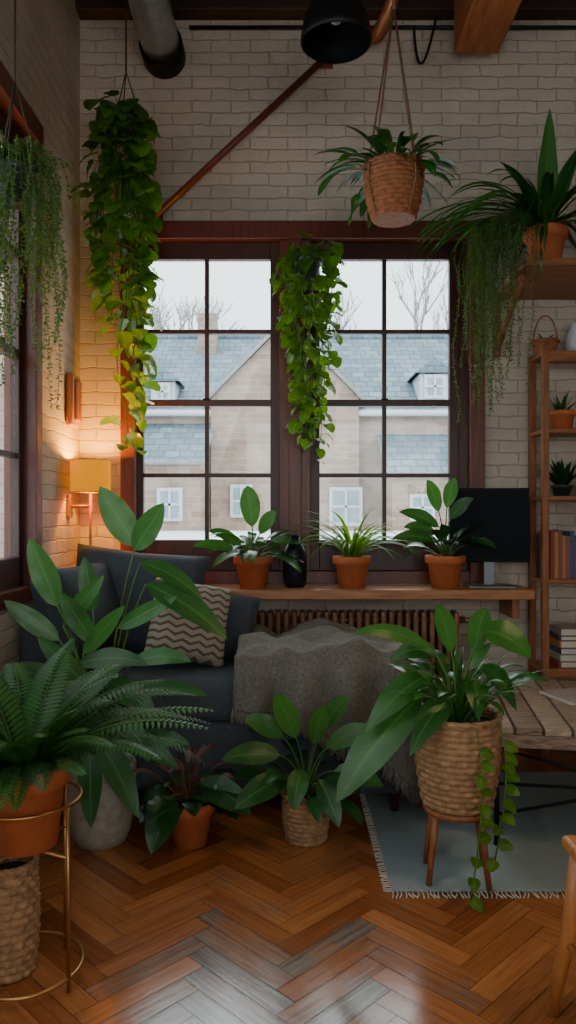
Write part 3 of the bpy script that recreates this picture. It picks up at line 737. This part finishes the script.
def strands(b, c, n, L, rad, mat, az=(0, 2*pi), leafl=.014, out=.10, step=.014, lk=2):
    for i in range(n):
        a = R.uniform(*az); r = rad*R.uniform(.3, 1); o = out*R.uniform(.2, 1); LL = L*(.25+.75*R.random()**1.3)
        m = int(LL/step)
        pts = []
        ph = R.random()*6; sw = R.uniform(.006, .02)
        for k in range(m):
            s = k*step; q = min(1, s/.16)
            rr = r*.5+(r*.5+o)*(1-(1-q)**2)
            zz = c[2]+.05*math.sin(pi*min(1, s/.14))-max(0, s-.07)*1.0
            pts.append(V((c[0]+rr*math.cos(a)+sw*math.sin(s*11+ph), c[1]+rr*math.sin(a)+sw*math.cos(s*10+ph), zz)))
        if len(pts) < 3: continue
        b.tube(pts[::2], .0012, M['stem'], 3)
        for q in pts:
            for _ in range(lk):
                d = V((R.uniform(-1, 1), R.uniform(-1, 1), R.uniform(-.9, .3))).normalized(); s_ = d.orthogonal()*leafl*.2
                t = R.random()
                b.add([q, q+d*leafl*.5+s_, q+d*leafl, q+d*leafl*.5-s_], [[0, 1, 2, 3]], mat, [(t, .5, .5, 1)]*4)
b = B('hanging_string_fern', XL+.05); c = (-.99, 2.72, 2.50); b.pot((c[0], c[1], 2.42), .085, .12, M['darkpot'])
strands(b, (c[0], c[1], 2.54), 75, .98, .085, M['L_string'], out=.14, leafl=.017)
strands(b, (c[0], c[1], 2.56), 60, .45, .085, M['L_string'], out=.16, leafl=.018)
for a in (0.3, 2.4, 4.5): b.tube([(c[0]+.085*math.cos(a), c[1]+.085*math.sin(a), 2.54), (c[0], c[1], 2.86)], .003, M['darkrope'], 5)
b.tube([(c[0], c[1], 2.86), (c[0], c[1], ZC)], .004, M['darkrope'], 5); b.finish(c)

b = B('hanging_basket_plant'); c = (.465, 3.3, 2.585)
b.basket(c, .092, .128, .225, M['wick2'], 12, 72, .012)
for a in (.6, 2.2, 3.7, 5.3):
    b.tube([(c[0]+.095*math.cos(a), c[1]+.095*math.sin(a), c[2]), (c[0]+.142*math.cos(a), c[1]+.142*math.sin(a), c[2]+.14), (c[0]+.136*math.cos(a), c[1]+.136*math.sin(a), c[2]+.23), (c[0], c[1], 3.52)], .0045, M['rope'], 6)
b.tube([(c[0], c[1], 3.52), (c[0], c[1], ZC)], .007, M['rope'], 6); b.lathe([(.001, -.02), (.014, 0), (.001, .02)], (c[0], c[1], 3.52), M['rope'], 10)
rosette(b, (c[0], c[1], c[2]+.20), 40, .12, .19, .058, M['L_mid'], 'lance', (.2, 1.2), (.5, 1.1), spread=.09, ldroop=1.0)
rosette(b, (c[0], c[1], c[2]+.20), 30, 0, .33, .026, M['L_mid'], 'strap', (.4, 1.2), spread=.08, ldroop=1.5)
b.finish(c)

b = B('shelf_bird_nest_fern', None, 4.155); c = (1.29, 3.76, 2.5205); b.pot(c, .10, .19)
cr = (c[0], c[1], c[2]+.17)
for i in range(24):
    a = 2*pi*i/24+R.uniform(-.15, .15); lf = arc(cr, a, R.uniform(.45, 1.35), R.uniform(.40, .62), R.uniform(.8, 1.9), 14)
    b.leaf(lf, R.uniform(.05, .07), M['L_dark'], 'lance', (-math.cos(a), -math.sin(a)-.3, .8), .25, .12)
b.leaf(arc(cr, -1.6, 1.50, .60, .10, 14), .10, M['L_mid'], 'lance', (0, -1, .1), .2, .1, .8)
b.leaf(arc(cr, -.2, 1.35, .50, .35, 14), .08, M['L_mid'], 'lance', (0, -1, .1), .2, .1, .5)
for i in range(26):
    a = R.uniform(2.7, 4.2); b.leaf(arc(cr, a, R.uniform(.7, 1.2), R.uniform(.60, .78), R.uniform(1.6, 2.3), 16), .026, M['L_mid'], 'strap', (-math.cos(a), -.6, .8), .25, .05)
rosette(b, cr, 50, 0, .50, .020, M['L_mid'], 'strap', (.2, 1.3), spread=.05, az=(2.4, 5.3), ldroop=2.2)
strands(b, (c[0]-.20, c[1]-.06, c[2]+.14), 105, 1.0, .14, M['L_string'], az=(1.6, 5.0), out=.12, leafl=.016)
b.finish(c)

# ------------------------------------------------------------------ floor plants
b = B('potted_rubber_plant', XL+.012); c = (-.74, 2.97, 0)
b.lathe([(.001, 0), (.095, 0), (.115, .04), (.135, .18), (.138, .30), (.132, .315), (.124, .31), (.12, .27)], c, M['ceramic'], 40); b.disc((c[0], c[1], .28), .125, M['soil'])
cr = (c[0], c[1], .27)
TG = [((-.60, 2.95, 1.165), (-.735, 2.93, 1.40), .115, 1.0, (.2, -1, .1)), ((-.60, 2.93, 1.15), (-.48, 2.90, 1.335), .10, .9, (-.1, -1, .15)),
      ((-.90, 2.93, .93), (-1.0, 2.90, 1.20), .10, .9, (.2, -1, .1)), ((-.87, 2.90, .86), (-.70, 2.86, 1.06), .07, .7, (0, -1, .4)),
      ((-.89, 2.92, .80), (-1.09, 2.88, .96), .08, .6, (0, -1, .4)), ((-.55, 2.9, 1.02), (-.23, 2.84, .82), .11, .4, (.2, -1, .9)),
      ((-.58, 2.94, 1.10), (-.33, 2.9, .96), .08, .5, (.2, -1, .9)), ((-.63, 2.88, .60), (-.30, 2.80, .615), .07, .4, (0, -.8, .9)),
      ((-.78, 2.85, .76), (-.61, 2.80, .95), .07, .8, (0, -1, .4)), ((-.80, 2.84, .72), (-.52, 2.76, .74), .08, .3, (0, -1, .7)),
      ((-.70, 2.84, .48), (-.40, 2.74, .36), .09, .3, (0, -1, .8)), ((-.72, 2.82, .45), (-.54, 2.70, .20), .10, .4, (.2, -1, .7)),
      ((-.66, 2.9, .85), (-.42, 2.85, .98), .07, .7, (0, -1, .4)), ((-.70, 2.86, .66), (-.48, 2.78, .52), .09, .3, (0, -1, .8)),
      ((-.84, 2.88, .62), (-1.08, 2.82, .70), .09, .4, (0, -1, .7)), ((-.74, 2.86, .80), (-.86, 2.82, 1.0), .08, .6, (0, -1, .3)),
      ((-.60, 2.86, .72), (-.36, 2.80, .74), .07, .6, (0, -1, .7)), ((-.74, 2.84, .62), (-.93, 2.78, .84), .08, .5, (0, -1, .4)),
      ((-.85, 2.85, .55), (-.98, 2.75, .40), .09, .2, (0, -1, .6)), ((-.60, 2.86, .42), (-.36, 2.76, .44), .07, .4, (0, -1, .8)),
      ((-.78, 3.0, .9), (-.82, 3.02, 1.12), .08, .3, (0, -1, .2)), ((-.74, 2.8, .40), (-.70, 2.66, .18), .09, .3, (0, -1, .6)),
      ((-.66, 2.82, .56), (-.50, 2.70, .40), .08, .5, (0, -1, .7)), ((-.80, 2.84, .50), (-.68, 2.74, .62), .08, .5, (0, -1, .5))]
for bs, tp, w, tn, fc in TG: target(b, cr, bs, tp, w, M['L_big'], 'ellip', .05 if tp[2] < bs[2]+.1 else .0, fc, tint=tn, rs=.006)
b.finish(c)

def frond(b, pts, W, mat, tint):
    n = len(pts); b.tube(pts, [.0022*(1-.7*i/n) for i in range(n)], M['stem'], 4)
    for i in range(2, n):
        t = i/(n-1); p = V(pts[i]); tg = (V(pts[min(i+1, n-1)])-V(pts[i-1])).normalized(); side = tg.cross(V((0, -.2, 1))).normalized(); up = side.cross(tg)
        w = W*(sn(pi*(t*.93+.05)**.75)**.8)+.004
        for sg in (-1, 1):
            d = (side*sg+tg*.45-V((0, 0, .12))).normalized(); wd = W*.11
            q1 = p+d*w*.35+tg*wd; q2 = p+d*w*.35-tg*wd*.9; q3 = p+d*w*.8+tg*wd*.5; q4 = p+d*w*.8-tg*wd*.5-V((0, 0, w*.04)); q5 = p+d*w-V((0, 0, w*.1))
            b.add([p, q2, q4, q5, q3, q1], [[0, 1, 2, 3, 4, 5]], mat, [(tint, a, .5, 1) for a in (.1, .6, .6, .6, .6, .6)], True)
b = B('potted_boston_fern', XL+.012); c = (-.735, 2.10, .372); b.pot(c, .112, .225, M['terra'], .78)
for i in range(62):
    a = 2*pi*i/62+R.uniform(-.1, .1); e = R.uniform(.45, 1.48); L = R.uniform(.38, .58)
    if math.sin(a) < -.3: L *= .75; e = max(e, .7)
    pts = arc((c[0]+.03*math.cos(a), c[1]+.03*math.sin(a), c[2]+.20), a, e, L, R.uniform(.8, 1.6), 34)
    frond(b, pts, R.uniform(.045, .068), M['L_fern'], R.random())
b.finish(c)
b = B('brass_plant_stand'); c = (-.735, 2.10)
def ring(bb, x, y, z, r, tr, mat, n=48): bb.tube([(x+r*math.cos(2*pi*k/n), y+r*math.sin(2*pi*k/n), z) for k in range(n)], tr, mat, 8, True)
ring(b, c[0], c[1], .50, .150, .006, M['brass']); ring(b, c[0], c[1], .035, .155, .006, M['brass'])
for a in (-.45, 1.1, 2.7, 4.25):
    b.tube([(c[0]+.153*math.cos(a), c[1]+.153*math.sin(a), .50), (c[0]+.157*math.cos(a), c[1]+.157*math.sin(a), .0)], .006, M['brass'], 8)
for a in (-.45, 1.1): b.tube([(c[0]+.153*math.cos(a), c[1]+.153*math.sin(a), .362), (c[0]-.153*math.cos(a), c[1]-.153*math.sin(a), .362)], .005, M['brass'], 8)
b.finish((c[0], c[1], 0))
b = B('woven_floor_basket'); b.basket((-.79, 2.125, .0), .066, .070, .31, M['wick'], 14, 66, .010); b.finish((-.79, 2.125, 0))

b = B('potted_calathea'); c = (-.385, 2.95, 0); b.pot(c, .092, .17, M['terra'])
cr = (c[0], c[1], .15)
rosette(b, cr, 24, .09, .14, .085, M['L_dark'], 'ellip', (.3, 1.2), (.5, 1.2), stem=M['redstem'], ripple=.12)
rosette(b, cr, 16, .16, .10, .03, M['redstem'], 'lance', (.9, 1.5), (.2, .6), stem=M['redstem'])
target(b, cr, (-.34, 2.88, .26), (-.14, 2.80, .17), .11, M['L_big'], face=(0, -1, .9)); target(b, cr, (-.44, 2.85, .22), (-.50, 2.74, .05), .12, M['L_big'], face=(0, -1, .7))
b.finish(c)
b = B('basket_peace_lily', None, None); c = (.072, 2.98, 0); b.basket(c, .076, .088, .185, M['wick'], 10, 60, .008)
cr = (c[0], c[1], .17)
TL = [((.03, 2.92, .42), (-.05, 2.88, .60), .09, .9, (0, -1, .2)), ((-.03, 2.90, .36), (-.25, 2.84, .36), .09, .3, (0, -1, .8)), ((.0, 2.88, .28), (-.20, 2.78, .20), .10, .3, (0, -1, .8)),
      ((.10, 2.90, .40), (.14, 2.86, .56), .075, .6, (0, -1, .2)), ((.15, 2.92, .38), (.33, 2.88, .47), .08, .7, (0, -1, .6)), ((.18, 2.9, .30), (.36, 2.84, .26), .085, .3, (0, -1, .8)),
      ((.05, 2.86, .32), (.02, 2.76, .20), .08, .4, (0, -1, .6)), ((-.02, 2.93, .42), (-.17, 2.9, .50), .08, .6, (0, -1, .5)), ((.12, 2.86, .28), (.19, 2.78, .13), .08, .3, (0, -1, .6)), ((.14, 2.95, .45), (.24, 2.93, .58), .07, .8, (0, -1, .3))]
for bs, tp, w, tn, fc in TL: target(b, cr, bs, tp, w, M['L_mid'], 'ellip', .03, fc, tint=tn, rs=.004)
rosette(b, cr, 18, .16, .16, .065, M['L_dark'], 'ellip', (.4, 1.2), (.5, 1.0)); b.finish(c)

b = B('basket_philodendron'); c = (.60, 2.66, .268); b.basket(c, .118, .145, .315, M['wick'], 15, 84, .012)
cr = (c[0], c[1], c[2]+.29)
TR = [((.46, 2.60, .66), (.16, 2.50, .33), .14, .5, (-.3, -1, .7)), ((.50, 2.60, .74), (.26, 2.52, .56), .10, .5, (-.2, -1, .9)), ((.50, 2.64, .82), (.22, 2.60, .88), .06, .7, (0, -1, .6)),
      ((.58, 2.66, .80), (.52, 2.64, .97), .07, .7, (0, -1, .2)), ((.68, 2.62, .88), (.83, 2.56, .80), .12, .8, (.2, -1, .9)), ((.66, 2.66, .80), (.70, 2.64, .96), .08, .6, (0, -1, .3)),
      ((.56, 2.58, .66), (.40, 2.46, .50), .09, .3, (0, -1, .8)), ((.64, 2.58, .72), (.62, 2.44, .62), .08, .5, (0, -1, .7)),
      ((.68, 2.62, .76), (.78, 2.56, .62), .08, .4, (.3, -1, .8)), ((.54, 2.72, .78), (.38, 2.74, .76), .08, .3, (0, -1, .8))]
for bs, tp, w, tn, fc in TR: target(b, cr, bs, tp, w, M['L_mid'], 'ellip' if w > .11 else 'lance', .06, fc, tint=tn, rs=.005)
rosette(b, cr, 30, .18, .13, .046, M['L_mid'], 'lance', (.8, 1.45), (.3, .8), spread=.06)
rosette(b, cr, 46, 0, .34, .018, M['L_mid'], 'strap', (.9, 1.5), spread=.06, ldroop=1.1)
for (x0, y0, zz, az) in ((.62, 2.49, .03, -1.2), (.71, 2.53, .14, -1.0)):
    pts = bez((x0, y0+.05, .60), (x0+.05, y0-.05, .50), (x0-.02, y0-.03, max(zz, .03)), 14); b.tube(pts, .003, M['stem'], 5)
    for i, q in enumerate(pts[4:]):
        aa = az+R.uniform(-1.6, 1.6); lf = arc(q, aa, R.uniform(-.6, .2), .052, .5, 6); b.leaf(lf, .042, M['L_poth'], 'heart', (math.cos(aa)*.4, -1, .6), .1, tint=.2)
b.finish(c)
b = B('wooden_plant_stand'); 
for a in (.6, 2.35, 3.7, 5.4):
    b.tube([(.60+.10*math.cos(a), 2.66+.10*math.sin(a), .25), (.60+.135*math.cos(a), 2.66+.135*math.sin(a), .012)], [.014, .010], M['woodv'], 10)
b.lathe([(.001, 0), (.118, 0), (.120, .008), (.118, .018), (.001, .018)], (.60, 2.66, .246), M['woodv'], 36); b.finish((.60, 2.66, 0))

# ------------------------------------------------------------------ lights, world, camera
w = bpy.data.worlds.new('overcast_sky'); bpy.context.scene.world = w; w.use_nodes = True
nt = w.node_tree; bg = nt.nodes['Background']
tc = nd(nt, 'ShaderNodeTexCoord'); no = nd(nt, 'ShaderNodeTexNoise', Scale=2.0, Detail=4.0); nt.links.new(tc.outputs['Generated'], no.inputs['Vector'])
nt.links.new(mixc(nt, no.outputs[0], (.80, .92, 1.0, 1), (.92, .98, 1.0, 1)), bg.inputs['Color']); bg.inputs['Strength'].default_value = 3.4
def area(name, loc, target_, sx, sy, power, col):
    l = bpy.data.lights.new(name, 'AREA'); l.shape = 'RECTANGLE'; l.size = sx; l.size_y = sy; l.energy = power; l.color = col
    o = bpy.data.objects.new(name, l); bpy.context.collection.objects.link(o); o.location = loc
    o.rotation_euler = (V(target_)-V(loc)).to_track_quat('-Z', 'Y').to_euler(); return o
area('side_fill_light', (XL+.05, .8, 2.0), (.8, 2.6, .5), 1.3, 2.0, 18, (.92, .95, 1.0))  # fill light added at the unseen near opening in the left wall
area('rear_fill_light', (.8, YF+.05, 1.75), (.2, 4, .7), 2.6, 1.6, 9, (1.0, .86, .70))  # warm fill light added behind the camera, source unseen
sp_ = bpy.data.lights.new('warm_fill_spot', 'SPOT'); sp_.energy = 85; sp_.color = (1, .68, .36); sp_.spot_size = math.radians(70); sp_.spot_blend = 1.0; sp_.shadow_soft_size = .15  # unseen spot added to warm and brighten the floor at right
o = bpy.data.objects.new('warm_fill_spot', sp_); bpy.context.collection.objects.link(o); o.location = (1.9, 1.2, 3.9); o.rotation_euler = (V((.8, 2.2, 0))-V((1.9, 1.2, 3.9))).to_track_quat('-Z', 'Y').to_euler()
s = bpy.data.lights.new('soft_sun', 'SUN'); s.energy = 1.9; s.angle = math.radians(35); s.color = (.90, .96, 1.0)
o = bpy.data.objects.new('soft_sun', s); bpy.context.collection.objects.link(o); o.rotation_euler = V((-.05, -.72, -.62)).to_track_quat('-Z', 'Y').to_euler(); o.location = (0, 8, 8)
p = bpy.data.lights.new('sconce_bulb', 'POINT'); p.energy = 26; p.color = (1, .42, .015); p.shadow_soft_size = .03
o = bpy.data.objects.new('sconce_bulb', p); bpy.context.collection.objects.link(o); o.location = (sc[0]-.0, sc[1], sc[2]+.13)

cam = bpy.data.cameras.new('camera'); co = bpy.data.objects.new('camera', cam); bpy.context.collection.objects.link(co)
co.location = (0, 0, 1.3); co.rotation_euler = (pi/2, 0, 0)
cam.sensor_fit = 'VERTICAL'; cam.sensor_height = 36; cam.lens = 750/1024*36; cam.clip_start = .05
bpy.context.scene.camera = co
